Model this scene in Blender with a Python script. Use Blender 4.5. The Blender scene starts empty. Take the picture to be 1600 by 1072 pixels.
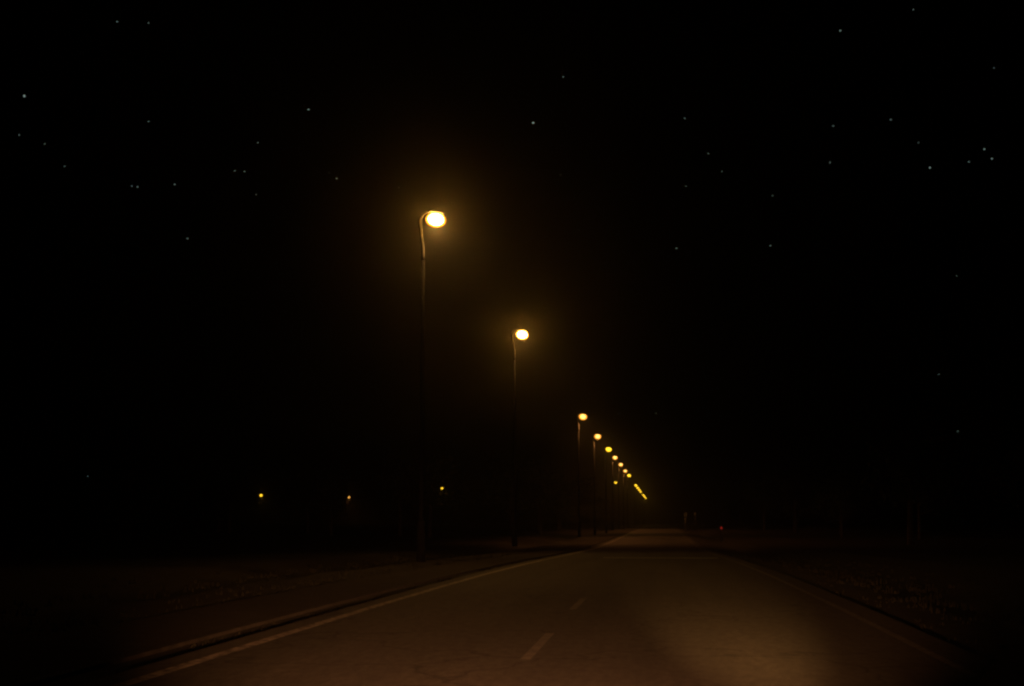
import bpy, bmesh, math, random
from mathutils import Vector, Matrix
random.seed(7)
S = bpy.context.scene
COL = S.collection
PI = math.pi

# ------------------------------------------------------------------ camera
W, H, LENS, SENS = 1600, 1072, 50.0, 36.0
F = W * LENS / SENS
EYE = Vector((0, 0, 1.25))
YAW, PITCH = math.radians(5.866), math.radians(6.927)
cd = bpy.data.cameras.new('camera')
cd.lens, cd.sensor_width, cd.clip_start, cd.clip_end = LENS, SENS, 0.05, 20000
cam = bpy.data.objects.new('camera', cd); COL.objects.link(cam)
cam.location = EYE
CAMROT = Matrix.Rotation(YAW, 3, 'Z') @ Matrix.Rotation(PI / 2 + PITCH, 3, 'X')
cam.rotation_euler = CAMROT.to_euler()
S.camera = cam
def ray(px, py):
    return CAMROT @ Vector(((px - W / 2) / F, (H / 2 - py) / F, -1.0))
def at(px, py, d):
    """the point of the place that lies d metres down the road under photo pixel (px, py)"""
    w = ray(px, py)
    return EYE + w * (d / w.y)

# ------------------------------------------------------------------ night sky
wd = bpy.data.worlds.new('World'); S.world = wd; wd.use_nodes = True
nt = wd.node_tree
sky = nt.nodes.new('ShaderNodeTexSky'); sky.sky_type = 'NISHITA'; sky.sun_disc = False
sky.sun_elevation = math.radians(-6); sky.sun_rotation = math.radians(200)
bg = nt.nodes['Background']; bg.inputs['Strength'].default_value = 0.004
nt.links.new(sky.outputs['Color'], bg.inputs['Color'])
S.view_settings.view_transform = 'Standard'; S.view_settings.look = 'None'
S.view_settings.exposure = 0.0; S.view_settings.gamma = 1.0
S.cycles.filter_width = 2.4
S.cycles.volume_bounces = 0
S.cycles.max_bounces = 4
S.cycles.transparent_max_bounces = 12
S.cycles.sample_clamp_indirect = 2.0
S.cycles.volume_step_rate = 1.0
S.cycles.use_light_tree = True
S.cycles.use_denoising = True

# ------------------------------------------------------------------ light levels
LAMP_W = {'white': 620.0, 'orange': 2600.0, 'yellow': 420.0}
LAMP_RGB = {'white': (1.0, .47, .12), 'orange': (1.0, .35, .09), 'yellow': (1.0, .60, .12)}
HEAD_RGB = (1.0, 0.37, 0.13)
HAZE = ((0.0010, 0.92), (0.0005, 0.98))      # fine mist and coarser droplets: density, forwardness

# ------------------------------------------------------------------ helpers
def lerp(tab, d):
    if d <= tab[0][0]: return tab[0][1]
    for (a, va), (b, vb) in zip(tab, tab[1:]):
        if d <= b:
            t = (d - a) / (b - a); return va + (vb - va) * t
    return tab[-1][1]
ZT = [(-40, 0), (0, 0), (20, -.02), (32, -.08), (43, -.19), (54, -.33), (70, -.55), (91, -.8), (120, -.9), (152, -.95), (200, -1.0), (300, -1.2),
      (400, -1.5), (600, -2.2), (1200, -4.5)]
XT = [(0, 0), (100, 0), (200, .35), (300, .7), (400, .85), (600, 1.5), (760, 4.0), (900, 9.0), (1200, 30)]
def zr(d):   # height of the road
    return (lerp(ZT, d - 4) + 2 * lerp(ZT, d) + lerp(ZT, d + 4)) / 4
def xr(d):   # sideways drift of the road
    return (lerp(XT, d - 10) + 2 * lerp(XT, d) + lerp(XT, d + 10)) / 4

def node_mat(name):
    m = bpy.data.materials.new(name); m.use_nodes = True
    return m, m.node_tree.nodes, m.node_tree.links, m.node_tree.nodes['Principled BSDF']
def rough_mat(name, c1, c2, scale, rough=.85, bump=0.0, bscale=None, metallic=0.0, detail=6, spec=.3):
    m, n, l, b = node_mat(name)
    tc = n.new('ShaderNodeTexCoord')
    a = n.new('ShaderNodeTexNoise'); a.inputs['Scale'].default_value = scale; a.inputs['Detail'].default_value = detail
    r = n.new('ShaderNodeValToRGB')
    r.color_ramp.elements[0].color = (*c1, 1); r.color_ramp.elements[1].color = (*c2, 1)
    r.color_ramp.elements[0].position = .32; r.color_ramp.elements[1].position = .68
    l.new(tc.outputs['Object'], a.inputs['Vector']); l.new(a.outputs['Fac'], r.inputs['Fac']); l.new(r.outputs['Color'], b.inputs['Base Color'])
    b.inputs['Roughness'].default_value = rough; b.inputs['Metallic'].default_value = metallic
    b.inputs['Specular IOR Level'].default_value = spec
    if bump:
        q = n.new('ShaderNodeTexNoise'); q.inputs['Scale'].default_value = bscale or scale * 4; q.inputs['Detail'].default_value = 4
        bp = n.new('ShaderNodeBump'); bp.inputs['Strength'].default_value = bump; bp.inputs['Distance'].default_value = .02
        l.new(tc.outputs['Object'], q.inputs['Vector']); l.new(q.outputs['Fac'], bp.inputs['Height']); l.new(bp.outputs['Normal'], b.inputs['Normal'])
    return m
def glow_mat(name, rgb, strength, clear=0.0):
    m, n, l, b = node_mat(name)
    n.remove(b); out = n['Material Output']
    e = n.new('ShaderNodeEmission'); e.inputs['Color'].default_value = (*rgb, 1); e.inputs['Strength'].default_value = strength
    if clear:
        t = n.new('ShaderNodeBsdfTransparent'); mx = n.new('ShaderNodeMixShader'); mx.inputs['Fac'].default_value = clear
        l.new(e.outputs[0], mx.inputs[1]); l.new(t.outputs[0], mx.inputs[2]); l.new(mx.outputs[0], out.inputs['Surface'])
    else:
        l.new(e.outputs[0], out.inputs['Surface'])
    return m

def asphalt():
    m, n, l, b = node_mat('worn_asphalt')
    tc = n.new('ShaderNodeTexCoord')
    fine = n.new('ShaderNodeTexNoise'); fine.inputs['Scale'].default_value = 55; fine.inputs['Detail'].default_value = 5
    big = n.new('ShaderNodeTexNoise'); big.inputs['Scale'].default_value = .35; big.inputs['Detail'].default_value = 5
    mp = n.new('ShaderNodeMapping'); mp.inputs['Scale'].default_value = (1, .12, 1)
    l.new(tc.outputs['Object'], mp.inputs['Vector']); l.new(mp.outputs['Vector'], big.inputs['Vector'])
    l.new(tc.outputs['Object'], fine.inputs['Vector'])
    r = n.new('ShaderNodeValToRGB'); r.color_ramp.elements[0].color = (.030, .029, .028, 1); r.color_ramp.elements[1].color = (.085, .080, .074, 1)
    r.color_ramp.elements[0].position = .3; r.color_ramp.elements[1].position = .7
    l.new(fine.outputs['Fac'], r.inputs['Fac'])
    r2 = n.new('ShaderNodeValToRGB'); r2.color_ramp.elements[0].color = (.72, .72, .72, 1); r2.color_ramp.elements[1].color = (1.15, 1.12, 1.08, 1)
    r2.color_ramp.elements[0].position = .35; r2.color_ramp.elements[1].position = .65
    l.new(big.outputs['Fac'], r2.inputs['Fac'])
    def mul(a, bb):
        mx = n.new('ShaderNodeMix'); mx.data_type = 'RGBA'; mx.blend_type = 'MULTIPLY'; mx.inputs['Factor'].default_value = 1
        l.new(a, mx.inputs['A']); l.new(bb, mx.inputs['B']); return mx.outputs['Result']
    def ramp(sock, p0, v0, p1, v1):
        q = n.new('ShaderNodeValToRGB'); q.color_ramp.elements[0].position = p0; q.color_ramp.elements[1].position = p1
        q.color_ramp.elements[0].color = (v0, v0, v0, 1); q.color_ramp.elements[1].color = (v1, v1, v1, 1)
        l.new(sock, q.inputs['Fac']); return q.outputs['Color']
    # clumps of coarse stone, stretched wear along the lanes, cracks
    mid = n.new('ShaderNodeTexNoise'); mid.inputs['Scale'].default_value = 13; mid.inputs['Detail'].default_value = 3
    mp3 = n.new('ShaderNodeMapping'); mp3.inputs['Scale'].default_value = (1, .3, 1)
    l.new(tc.outputs['Object'], mp3.inputs['Vector']); l.new(mp3.outputs['Vector'], mid.inputs['Vector'])
    wear = n.new('ShaderNodeTexNoise'); wear.inputs['Scale'].default_value = 1.5; wear.inputs['Detail'].default_value = 3
    mp2 = n.new('ShaderNodeMapping'); mp2.inputs['Scale'].default_value = (1, .02, 1)
    l.new(tc.outputs['Object'], mp2.inputs['Vector']); l.new(mp2.outputs['Vector'], wear.inputs['Vector'])
    vo = n.new('ShaderNodeTexVoronoi'); vo.feature = 'DISTANCE_TO_EDGE'; vo.inputs['Scale'].default_value = .35
    dn = n.new('ShaderNodeTexNoise'); dn.inputs['Scale'].default_value = 1.2; dn.inputs['Detail'].default_value = 5
    l.new(tc.outputs['Object'], dn.inputs['Vector'])
    vm = n.new('ShaderNodeVectorMath'); vm.operation = 'MULTIPLY_ADD'; vm.inputs[1].default_value = (1.6, 1.6, 0)
    l.new(dn.outputs['Color'], vm.inputs[0]); l.new(tc.outputs['Object'], vm.inputs[2]); l.new(vm.outputs[0], vo.inputs['Vector'])
    c = mul(r.outputs['Color'], r2.outputs['Color'])
    c = mul(c, ramp(mid.outputs['Fac'], .32, .72, .68, 1.28))
    c = mul(c, ramp(wear.outputs['Fac'], .35, .78, .65, 1.18))
    c = mul(c, ramp(vo.outputs['Distance'], .004, .35, .012, 1.0))
    l.new(c, b.inputs['Base Color'])
    b.inputs['Roughness'].default_value = .78; b.inputs['Specular IOR Level'].default_value = .35
    bp = n.new('ShaderNodeBump'); bp.inputs['Strength'].default_value = .45; bp.inputs['Distance'].default_value = .006
    l.new(fine.outputs['Fac'], bp.inputs['Height']); l.new(bp.outputs['Normal'], b.inputs['Normal'])
    return m
def paint_mat(name, c):
    m, n, l, b = node_mat(name)
    tc = n.new('ShaderNodeTexCoord')
    a = n.new('ShaderNodeTexNoise'); a.inputs['Scale'].default_value = 9; a.inputs['Detail'].default_value = 8
    r = n.new('ShaderNodeValToRGB'); r.color_ramp.elements[0].color = (.07, .065, .06, 1); r.color_ramp.elements[1].color = (*c, 1)
    r.color_ramp.elements[0].position = .38; r.color_ramp.elements[1].position = .62
    l.new(tc.outputs['Object'], a.inputs['Vector']); l.new(a.outputs['Fac'], r.inputs['Fac']); l.new(r.outputs['Color'], b.inputs['Base Color'])
    b.inputs['Roughness'].default_value = .7
    return m

M_ASPH = asphalt(); M_PAINT = paint_mat('worn_road_paint', (.17, .155, .135)); M_EDGE = paint_mat('edge_line_paint', (.5, .45, .39))
M_SOIL = rough_mat('dark_turf_soil', (.009, .008, .005), (.021, .018, .011), 1.3, .95, .5, 9)
M_PATH = rough_mat('trodden_gravel', (.014, .011, .008), (.036, .029, .022), 3.0, .95, .6, 40)
M_CURB = rough_mat('old_concrete', (.02, .018, .015), (.05, .046, .04), 4, .9, .3, 40)
M_PALE = rough_mat('pale_strip_tone', (.55, .58, .53), (.75, .78, .72), 5, .9)
M_GRASS = rough_mat('dry_grass', (.008, .010, .004), (.02, .02, .009), .8, .9)
M_STEEL = rough_mat('galvanised_steel', (.26, .26, .25), (.42, .41, .39), 6, .55, .05, 60, .35)
M_POLE_DIM = rough_mat('pole_unlit_tone', (.004, .004, .0038), (.009, .0088, .0085), 6, 1.0, 0, 60, spec=0)  # near-black lower pole: its lack of lamplight is put into the colour
M_POLE_LIT = rough_mat('pole_top_lit_tone', (.024, .024, .022), (.045, .043, .04), 7, .95, .05, 60, spec=.04)  # lighter pole top: the streak lit by the lamp is put into the colour
M_HOOD = rough_mat('grey_lamp_housing', (.10, .10, .10), (.16, .16, .155), 8, .6)
M_BARK = rough_mat('rough_bark', (.035, .027, .02), (.085, .068, .05), 5, .95, .8, 20)
M_LEAF = rough_mat('dark_leaves', (.022, .034, .012), (.06, .075, .026), .6, .7)
M_POST = rough_mat('white_post_plastic', (.05, .05, .048), (.1, .1, .095), 12, .5)
M_SIGN = rough_mat('bare_sign_plate', (.3, .32, .27), (.42, .45, .38), 9, .45)
M_STRIPE = rough_mat('black_post_band', (.015, .015, .015), (.03, .03, .03), 12, .5)
M_RED = glow_mat('red_reflector_glow', (1.0, .05, .03), .22)  # glow stands in for headlight sent back by a red reflector
M_SPECK = glow_mat('speck_glow', (.66, .95, .88), .45)  # emission of the specks added to the sky

def mesh_obj(name, bm, mat, parent=None, smooth=False):
    me = bpy.data.meshes.new(name); bm.to_mesh(me); bm.free()
    if smooth:
        for p in me.polygons: p.use_smooth = True
    if mat: me.materials.append(mat)
    o = bpy.data.objects.new(name, me); COL.objects.link(o)
    if parent: o.parent = parent
    return o
def thing(name, label, cat, loc=(0, 0, 0), group=None):
    o = bpy.data.objects.new(name, None); COL.objects.link(o); o.empty_display_size = .2
    o.location = loc; o['label'] = label; o['category'] = cat
    if group: o['group'] = group
    return o
def setting(o, kind='structure', label=None):
    o['kind'] = kind
    if label: o['label'] = label
    return o
def copy_tree(o, parent=None):
    c = o.copy(); COL.objects.link(c)
    if parent: c.parent = parent
    for ch in list(o.children): copy_tree(ch, c)
    return c

def frange(a, b, s):
    r = []; v = a
    while v < b: r.append(v); v += s
    r.append(b); return r
YS = frange(-12, 60, 2) + frange(63, 160, 4) + frange(168, 400, 10) + frange(420, 880, 20)

def ribbon(bm, x0, x1, ys, dz, thick=0.0):
    """a strip following the road between two sideways offsets; a thick one has side faces"""
    prev = None
    for y in ys:
        z = zr(y) + dz; c = xr(y)
        row = [bm.verts.new((c + x0, y, z)), bm.verts.new((c + x1, y, z))]
        if thick: row += [bm.verts.new((c + x1, y, z - thick)), bm.verts.new((c + x0, y, z - thick))]
        if prev:
            k = len(row)
            for i in (range(k) if thick else [0]):
                j = (i + 1) % k
                bm.faces.new((prev[i], prev[j], row[j], row[i]))
        prev = row
    return bm
def tube(bm, pts, rads, seg=12, caps=True):
    rings = []
    up0 = None
    for i, p in enumerate(pts):
        p = Vector(p)
        a = Vector(pts[max(i - 1, 0)]); b = Vector(pts[min(i + 1, len(pts) - 1)])
        t = (b - a).normalized()
        ref = Vector((0, 1, 0)) if abs(t.y) < .9 else Vector((1, 0, 0))
        u = t.cross(ref).normalized(); v = t.cross(u)
        rings.append([bm.verts.new(p + (u * math.cos(2 * PI * k / seg) + v * math.sin(2 * PI * k / seg)) * rads[i]) for k in range(seg)])
    for r0, r1 in zip(rings, rings[1:]):
        for k in range(seg):
            bm.faces.new((r0[k], r0[(k + 1) % seg], r1[(k + 1) % seg], r1[k]))
    if caps:
        bm.faces.new(rings[0][::-1]); bm.faces.new(rings[-1])
    return bm
def lathe(bm, prof, seg=24, sx=1, sy=1):
    """(r, z) profile turned about Z; r = 0 closes an end"""
    rings = []
    for r, z in prof:
        if r <= 1e-6: rings.append([bm.verts.new((0, 0, z))])
        else: rings.append([bm.verts.new((r * sx * math.cos(2 * PI * k / seg), r * sy * math.sin(2 * PI * k / seg), z)) for k in range(seg)])
    for a, b in zip(rings, rings[1:]):
        for k in range(seg):
            k2 = (k + 1) % seg
            if len(a) == 1 and len(b) > 1: bm.faces.new((a[0], b[k2], b[k]))
            elif len(b) == 1 and len(a) > 1: bm.faces.new((a[k], a[k2], b[0]))
            elif len(a) > 1: bm.faces.new((a[k], a[k2], b[k2], b[k]))
    return bm
def box(bm, c, s, bev=0.0):
    m = Matrix.Translation(c) @ Matrix.Diagonal((*s, 1))
    r = bmesh.ops.create_cube(bm, size=1, matrix=m)
    if bev:
        es = list({e for v in r['verts'] for e in v.link_edges})
        bmesh.ops.bevel(bm, geom=es, offset=bev, segments=2, affect='EDGES')
    return bm

# ------------------------------------------------------------------ ground, road, path
def hash2(x, y):
    return math.sin(x * 1.7 + .6 * math.sin(y * .9)) * .5 + math.sin(y * 1.1 + x * .37) * .3 + math.sin(x * 4.1 - y * 2.3) * .2
XS = [-600, -300, -150, -90, -60, -45, -34, -26, -20, -16, -13, -11] + frange(-10, 12, .5) + [14, 17, 21, 26, 34, 45, 60, 90, 150, 300, 600]
bm = bmesh.new(); rows = []
for y in YS:
    row = []
    for x in XS:
        z = zr(y) - .06
        off = max(0, -5.2 - x, x - 3.0)
        if x < -6.9 or x > 3.0:
            z += .06 * hash2(x * 1.3, y * .8) * min(1, off / 2)
        if x < -8.4: z -= .35 * math.exp(-((x + 10.5) / 1.3) ** 2)       # ditch beyond the lamp posts
        if x > 3.2: z -= .30 * math.exp(-((x - 5.6) / 1.1) ** 2)
        if off > 20: z += .5 * hash2(x * .06, y * .05)
        row.append(bm.verts.new((x + xr(y), y, z)))
    rows.append(row)
for a, b in zip(rows, rows[1:]):
    for i in range(len(XS) - 1): bm.faces.new((a[i], a[i + 1], b[i + 1], b[i]))
setting(mesh_obj('ground', bm, M_SOIL, smooth=True))
XL, XRT = -4.08, 2.52            # outer edges of the painted edge lines
setting(mesh_obj('road', ribbon(bmesh.new(), XL - .28, XRT + .35, YS, 0, .12), M_ASPH))
bm = bmesh.new()
y = 12.75 - 7 * 3
while y < 25:        # farther on the centre dashes are worn away
    ribbon(bm, -1.24, -1.145, [y, y + 1, y + 2, y + 2.9], .004); y += 7.0
setting(mesh_obj('road_markings', bm, M_PAINT))
for a, b, mt in ((XL, XL + .13, M_EDGE), (XRT - .09, XRT, M_PAINT)):
    setting(mesh_obj('edge_line', ribbon(bmesh.new(), a, b, YS, .004), mt))
setting(mesh_obj('footpath', ribbon(bmesh.new(), -6.55, -4.98, YS, -.025, .1), M_PATH))
setting(mesh_obj('kerb', ribbon(bmesh.new(), -4.975, -4.86, YS, -.02, .2), M_CURB))

bm = bmesh.new(); ribbon(bm, -2.15, 2.2, [54.6, 55.0, 55.4], .004)  # pale strip laid across the road
setting(mesh_obj('pale_strip', bm, M_PALE))
# grass on the verges: blades nobody could count
def blade_mesh():
    bm = bmesh.new()
    def tuft(x, y, h, n):
        z0 = zr(y) - .09
        for _ in range(n):
            a = random.uniform(0, 2 * PI); lean = random.uniform(.05, .5) * h; w = .006 + y * .00022
            px, py = x + random.gauss(0, .05), y + random.gauss(0, .05)
            hh = h * random.uniform(.5, 1.2)
            dx, dy = math.cos(a), math.sin(a)
            v = [bm.verts.new(q) for q in ((px - dy * w, py + dx * w, z0), (px + dy * w, py - dx * w, z0),
                 (px + dx * lean * .4 + dy * w * .7, py + dy * lean * .4 - dx * w * .7, z0 + hh * .6),
                 (px + dx * lean, py + dy * lean, z0 + hh))]
            bm.faces.new((v[0], v[1], v[2])); bm.faces.new((v[0], v[2], v[3]))
    for _ in range(9000):
        y = 6 + 64 * random.random() ** 1.7
        band = random.random()
        if band < .33: x, h = random.uniform(-4.78, -4.42), .06
        elif band < .62: x, h = -6.6 - abs(random.gauss(0, 2.0)), .09
        else: x, h = 2.95 + abs(random.gauss(0, 1.7)), .08
        patch = .5 + .5 * hash2(x * 1.9, y * .7)
        if random.random() > .1 + .6 * patch * patch: continue
        tuft(x + xr(y), y, h * random.uniform(.6, 1.3) * (.6 + .6 * patch), random.randint(4, 7))
    return bm
setting(mesh_obj('verge_grass', blade_mesh(), M_GRASS), 'stuff', 'short dry grass growing on the dark verges beside the road')

# ------------------------------------------------------------------ street lamps
HEAD_Z = 10.0                     # glowing bowl above the base
def lamp_light(kind):
    ld = bpy.data.lights.new('lamp_light', 'SPOT')
    ld.energy = LAMP_W[kind]; ld.color = LAMP_RGB[kind]; ld.spot_size = math.radians(166); ld.spot_blend = .75; ld.shadow_soft_size = .12
    return ld
LIGHTS = {k: lamp_light(k) for k in LAMP_W}
GLOWS = {'orange': (glow_mat('sodium_core_orange', (1, .55, .13), 6.0), glow_mat('sodium_glass_orange', (1, .34, .025), 1.7, .5)),
         'yellow': (glow_mat('sodium_core_yellow', (1, .62, .035), 5.0), glow_mat('sodium_glass_yellow', (1, .55, .015), 2.6, .5)),
         'white':  (glow_mat('sodium_core_hot', (1, .42, .06), 150.0), glow_mat('sodium_glass_hot', (1, .36, .022), 2.4, .55))}
def make_lamp():
    root = thing('street_lamp', 'x', 'street lamp', (0, 0, 0), 'street lamps along the road')
    # x = 0 is the pole, the bowl hangs toward +x over the road
    pts = [(0, 0, -.3), (0, 0, 3), (0, 0, 6.5), (0, 0, 8.75)]
    pole = mesh_obj('pole', tube(bmesh.new(), pts, [.085, .08, .066, .057], 14), M_POLE_DIM, root, True)
    bm = bmesh.new(); lathe(bm, [(0, .9), (.125, .9), (.135, .88), (.135, -.3), (0, -.3)], 14)
    mesh_obj('pole_base', bm, M_POLE_DIM, root)
    bm = bmesh.new(); box(bm, (0, -.137, .62), (.1, .02, .34), .006); mesh_obj('access_door', bm, M_POLE_DIM, pole)
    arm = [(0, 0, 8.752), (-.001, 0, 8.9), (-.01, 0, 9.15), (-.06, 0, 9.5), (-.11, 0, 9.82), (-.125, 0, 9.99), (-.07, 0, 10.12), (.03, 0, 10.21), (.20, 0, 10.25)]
    mesh_obj('pole_top_arm', tube(bmesh.new(), arm, [.056, .055, .054, .053, .052, .05, .044, .042, .042], 12), M_POLE_LIT, root, True)  # bent pole top and arm, in the lighter lamp-lit tone
    # housing: shallow cap above the bowl, widening toward the road
    bm = bmesh.new()
    lathe(bm, [(0, .075), (.10, .068), (.18, .04), (.225, -.005), (.222, -.012), (.17, .02), (0, .045)], 24, 1.1, .85)
    hd = mesh_obj('lamp_housing', bm, M_HOOD, root, True)
    hd.location = (.38, 0, HEAD_Z + .21); hd.rotation_euler = (0, math.radians(8), 0)
    bm = bmesh.new()
    n = 12
    prof = [(.30 * math.sin(PI * (i / n)), .245 * math.cos(PI * i / n)) for i in range(n + 1)]
    prof = [(r, z * (.86 if z > 0 else 1.0)) for r, z in prof]
    gl = mesh_obj('glass_bowl', lathe(bm, prof, 28, 1.08, .9), GLOWS['orange'][1], root, True)
    gl.location = (.38, 0, HEAD_Z); gl.rotation_euler = (0, math.radians(8), 0)
    bm = bmesh.new()
    prof = [(.25 * math.sin(PI * (i / n)), .195 * math.cos(PI * i / n)) for i in range(n + 1)]
    mesh_obj('bulb', lathe(bm, prof, 24, 1.08, .9), GLOWS['orange'][0], gl, True)
    lo = bpy.data.objects.new('lamp_light', LIGHTS['orange']); COL.objects.link(lo); lo.parent = root
    lo.location = (.42, 0, HEAD_Z - .29); lo.rotation_euler = (0, math.radians(-20), 0)
    return root
LAMP0 = make_lamp(); used = [False]
def place_lamp(px, py, d, glow, label, group, face=1):
    o = LAMP0 if not used[0] else copy_tree(LAMP0)
    used[0] = True
    p = at(px, py, d)
    o.location = (p.x - .38 * face, p.y, p.z - HEAD_Z)
    if face < 0: o.rotation_euler.z = PI
    o['label'] = label; o['group'] = group
    core, glass = GLOWS[glow]
    for ch in o.children_recursive:
        if ch.type == 'LIGHT': ch.data = LIGHTS[glow]
        if ch.type != 'MESH': continue
        for want, m in (('bulb', core), ('glass_bowl', glass)):
            if ch.name.startswith(want):
                if want == 'bulb' and glow != 'white': ch.scale = (.76, .76, .76)
                if want == 'bulb' and glow == 'white': ch.scale = (.92, .92, .92)
                if want == 'glass_bowl': ch.scale = (.98, .98, 1.0) if glow == 'white' else (1.15, 1.15, 1.28)
                ch.material_slots[0].link = 'OBJECT'; ch.material_slots[0].material = m
    return o
G1 = 'street lamps along the left side of the road'
for a in [
    (681, 343, 42, 'white', 'nearest and largest white-hot street lamp, highest on its bent pole left of the road'),
    (816, 523, 69, 'white', 'second lit street lamp, round white-hot bowl with a pale cone of mist below it'),
    (911, 651, 123, 'orange', 'third lit street lamp, orange-rimmed glow just after the widest gap in the row'),
    (934, 682, 150, 'orange', 'fourth lit street lamp, oval orange glow directly below and right of the third'),
    (951, 702, 177, 'yellow', 'fifth lit street lamp, yellower oval glow than the orange ones beside it'),
    (961, 715, 204, 'orange', 'sixth lit street lamp, small orange dot between the yellow fifth and larger seventh'),
    (970, 726, 231, 'orange', 'seventh lit street lamp, orange glow a little larger than the dots before and after'),
    (977, 736, 258, 'orange', 'eighth lit street lamp, small orange dot just above the last separate lamp'),
    (983, 743, 285, 'yellow', 'ninth lit street lamp, last separate dot before the gap and the merged streak')]:
    place_lamp(*a, G1)
for i in (0, 1, 2, 3, 5, 6, 7, 8):      # one lamp in the far row is out
    t = i / 8; d = 366 + 27 * i
    s = (1 / 366 - 1 / d) / (1 / 366 - 1 / 582)
    place_lamp(993.5 + s * 15.5, 758.5 + s * 20, d, 'yellow',
               'tiny yellow street lamp merged into the slanting streak at the far end of the row', 'far street lamps merged into one streak')
G2 = 'lone street lamps far across the dark land on the left'
place_lamp(962, 754, 376, 'yellow', 'lone yellow lamp a little left of the road lamps, low beside the streak', G2)
place_lamp(691, 763, 330, 'yellow', 'lone yellow lamp in the dark left land, nearest of three to the road', G2)
place_lamp(545.5, 777, 430, 'orange', 'lone dim orange lamp in the dark left land, between two yellow ones', G2)
place_lamp(408, 774, 330, 'yellow', 'lone yellow lamp farthest left in the dark land beside the road', G2)

# ------------------------------------------------------------------ headlights of the car the photo is taken from
def headlight(x, tx, ty, watt, deg, blend, wide, rgb=HEAD_RGB):   # a flat, wide beam like a dipped headlamp's
    ld = bpy.data.lights.new('headlight', 'SPOT'); ld.energy = watt; ld.color = rgb
    ld.spot_size = math.radians(deg); ld.spot_blend = blend; ld.shadow_soft_size = .06
    o = bpy.data.objects.new('headlight', ld); COL.objects.link(o)
    o.location = (x, 1.3, .68)
    v = Vector((tx, ty, 0)) - o.location
    o.rotation_euler = v.to_track_quat('-Z', 'Y').to_euler(); o.scale = (wide, 1, 1)
    return o
headlight(-.25, -1.6, 20, 29000, 13, 1.0, 3.1)
headlight(.85, .78, 17.0, 44000, 4.4, 1.0, 2.0, (1, .46, .12))

# ------------------------------------------------------------------ roadside markers on the right
def post_with_reflector(loc):
    t = thing('marker_post', 'small roadside post with a single red reflector low on the right verge', 'marker post', loc)
    bm = bmesh.new(); lathe(bm, [(0, 1.0), (.035, .98), (.055, .93), (.06, -.2), (0, -.2)], 12); mesh_obj('post', bm, M_POST, t, True)
    bm = bmesh.new(); lathe(bm, [(.0585, .86), (.064, .855), (.064, .68), (.0595, .675)], 12); mesh_obj('band', bm, M_STRIPE, t)
    bm = bmesh.new(); bmesh.ops.create_uvsphere(bm, u_segments=14, v_segments=8, radius=.08, matrix=Matrix.Translation((0, -.075, .77)) @ Matrix.Diagonal((1, .5, 1, 1)))
    mesh_obj('red_reflector', bm, M_RED, t, True)
p = at(1127, 825, 100)
post_with_reflector((p.x, p.y, p.z - .77))
def small_sign(px, py, d, w, h, label, round_):
    p = at(px, py, d); g = zr(d) - .05
    t = thing('road_sign', label, 'road sign', (p.x, p.y, g), 'small pale road signs on the right verge')
    hz = p.z - g
    mesh_obj('post', tube(bmesh.new(), [(0, .05, -.2), (0, .05, hz + h * .4)], [.035, .035], 10), M_STEEL, t, True)
    bm = bmesh.new()
    if round_:
        bmesh.ops.create_cone(bm, cap_ends=True, segments=28, radius1=w / 2, radius2=w / 2, depth=.02, matrix=Matrix.Translation((0, 0, hz)) @ Matrix.Rotation(PI / 2, 4, 'X'))
    else: box(bm, (0, 0, hz), (w, .02, h), .008)
    pl = mesh_obj('sign_plate', bm, M_SIGN, t)
    for q in (.1, -.1):
        bm = bmesh.new(); box(bm, (0, .0225, hz + q), (.12, .024, .05), .003); mesh_obj('bracket', bm, M_STEEL, t)
small_sign(1071, 804, 205, .45, .6, 'pale upright road sign, left one of the two faint signs on the right verge', False)
small_sign(1086, 803, 232, .45, .45, 'pale round road sign, right one of the two faint signs on the right verge', True)

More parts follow.
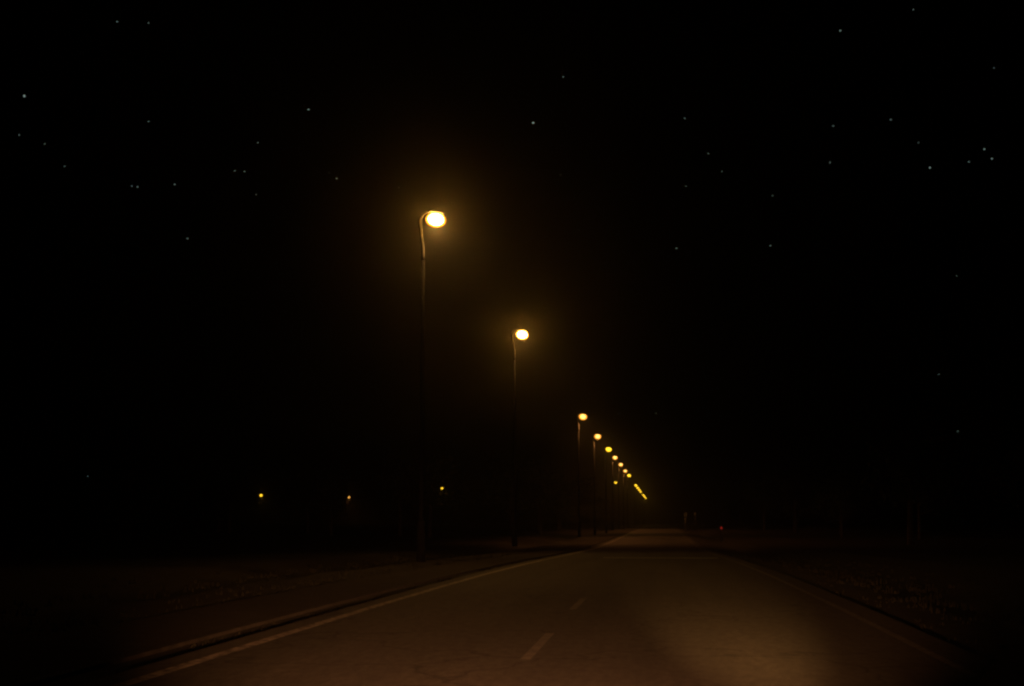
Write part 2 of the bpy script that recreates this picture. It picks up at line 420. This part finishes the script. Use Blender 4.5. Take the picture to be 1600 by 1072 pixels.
# ------------------------------------------------------------------ trees
def make_tree(label, group, h, spread, seed, n_leaf):
    rnd = random.Random(seed)
    t = thing('roadside_tree', label, 'tree', (0, 0, 0), group)
    bm = bmesh.new(); tips = []
    bend = [rnd.uniform(-.3, .3) for _ in range(2)]
    trunk = [(bend[0] * z * z, bend[1] * z * z, h * .72 * z) for z in (-.03, 0, .15, .35, .6, .8, 1)]
    tube(bm, trunk, [h * k for k in (.032, .028, .022, .019, .014, .009, .003)], 9)
    for i in range(11):
        z = rnd.uniform(.32, .98); a = i * 2.4 + rnd.uniform(-.4, .4); L = spread * rnd.uniform(.6, 1.1) * (1.15 - .55 * z)
        b0 = Vector((bend[0] * z * z, bend[1] * z * z, h * .72 * z))
        up = rnd.uniform(.25, .8)
        d = Vector((math.cos(a), math.sin(a), up))
        p1 = b0 + d * L * .5 + Vector((0, 0, -.04 * L)); p2 = b0 + d * L
        tube(bm, [b0, p1, p2], [h * .009, h * .006, h * .002], 6)
        tips += [(p1, L * .45), (p2, L * .5)]
        for _ in range(2):
            q = p1.lerp(p2, rnd.uniform(.2, .9)); e = q + Vector((rnd.uniform(-1, 1), rnd.uniform(-1, 1), rnd.uniform(.1, 1))) * L * .45
            tube(bm, [q, e], [h * .004, h * .0012], 5); tips.append((e, L * .38))
    tips.append((Vector(trunk[-1]) + Vector((0, 0, h * .12)), spread * .45))
    mesh_obj('trunk', bm, M_BARK, t, True)
    bm = bmesh.new()
    for _ in range(n_leaf):
        c, r = rnd.choice(tips)
        u = Vector((rnd.gauss(0, 1), rnd.gauss(0, 1), rnd.gauss(0, .75)))
        u = u.normalized() * r * rnd.random() ** .45
        p = c + u; s = rnd.uniform(.09, .2) * (h / 9)
        R = Matrix.Rotation(rnd.uniform(0, 6.3), 3, 'Z') @ Matrix.Rotation(rnd.uniform(-1.2, 1.2), 3, 'X')
        vs = [bm.verts.new(p + R @ Vector(q) * s) for q in ((-.5, 0, 0), (0, -1, .1), (.5, 0, 0), (0, 1, .1))]
        bm.faces.new(vs)
    mesh_obj('crown', bm, M_LEAF, t)
    return t
LBL_L = 'dark leafy tree in the unlit belt behind the street lamps on the left'
LBL_R = 'dark leafy tree standing beyond the unlit right verge of the road'
GL, GR = 'dark trees left of the street lamps', 'dark trees right of the road'
protos = [make_tree(LBL_L, GL, 8.5, 3.4, 3, 4200), make_tree(LBL_L, GL, 7.2, 3.0, 11, 3800), make_tree(LBL_L, GL, 10.0, 3.6, 23, 4600)]
spots_l = [(-15.5, 150), (-17, 163), (-15, 178), (-16.5, 192), (-14.5, 206), (-16, 222), (-14, 240), (-15.5, 262), (-14.5, 285), (-15, 312), (-14.5, 345),
           (-24, 148), (-29, 158), (-34, 146), (-40, 160), (-46, 150), (-52, 165), (-59, 155), (-66, 170), (-74, 160)]
spots_r = [(19, 112), (23, 131), (18.5, 150), (21, 172), (18, 196), (20, 222), (17.5, 250), (19, 282), (17, 320), (30, 120), (38, 140), (47, 128)]
rt = random.Random(5)
for i, (x, y) in enumerate(spots_l + spots_r):
    t = protos[i] if i < 3 else copy_tree(protos[i % 3])
    t.location = (x + xr(y), y, zr(y) - .12)
    t.rotation_euler.z = rt.uniform(0, 6.28); s = rt.uniform(.8, 1.12); t.scale = (s, s, s * rt.uniform(.92, 1.08))
    if i >= len(spots_l): t['label'] = LBL_R; t['group'] = GR

# ------------------------------------------------------------------ glowing specks added to the sky in place of film dust
SPECKS = [(833, 192, 1.5), (38, 150, 1.6), (482, 171, 1.1), (183, 34, .9), (232, 36, .8), (30, 211, .8), (232, 190, .8), (206, 291, .8), (215, 292, .9),
         (273, 288, .9), (367, 267, .8), (382, 268, .8), (403, 223, .8), (514, 270, .7), (526, 279, 1.0), (293, 373, .9), (400, 304, .7), (623, 293, 1.1),
         (70, 225, .8), (101, 260, .7), (880, 120, .9), (876, 273, .8), (904, 360, .8), (1057, 388, .9), (1072, 291, .7), (1107, 240, .8),
         (1313, 48, 1.2), (1302, 197, .9), (1297, 254, .9), (1392, 187, 1.0), (1453, 262, 1.3), (1435, 223, .7), (1550, 248, 1.2), (1538, 233, 1.2),
         (1514, 253, .9), (1204, 384, .9), (1427, 15, .8), (1553, 106, .7), (1207, 306, .7), (1070, 185, .8), (1128, 268, .7), (1467, 585, .7),
         (1497, 674, .8), (1457, 686, .9), (967, 646, .8), (1025, 646, .7), (770, 639, .9), (745, 660, .8), (137, 744, 1.0), (641, 750, .9), (1495, 431, .7)]
bm = bmesh.new()
for px, py, s in SPECKS:
    v = ray(px, py).normalized() * 6000
    bmesh.ops.create_icosphere(bm, subdivisions=1, radius=2.1 * s * s ** .3, matrix=Matrix.Translation(EYE + v))
setting(mesh_obj('sky_specks', bm, M_SPECK))

# ------------------------------------------------------------------ mist
bm = bmesh.new(); box(bm, (0, 430, 8), (1400, 940, 26))
hz = setting(mesh_obj('haze', bm, None), 'stuff', 'thin night mist hanging over the road')
m = bpy.data.materials.new('night_mist'); m.use_nodes = True
n = m.node_tree.nodes; n.remove(n['Principled BSDF'])
add = n.new('ShaderNodeAddShader')
for k, (dens, g) in enumerate(HAZE):
    v = n.new('ShaderNodeVolumePrincipled'); v.inputs['Density'].default_value = dens; v.inputs['Anisotropy'].default_value = g
    v.inputs['Color'].default_value = (.8, .8, .78, 1)
    m.node_tree.links.new(v.outputs[0], add.inputs[k])
m.node_tree.links.new(add.outputs[0], n['Material Output'].inputs['Volume'])
hz.data.materials.append(m)
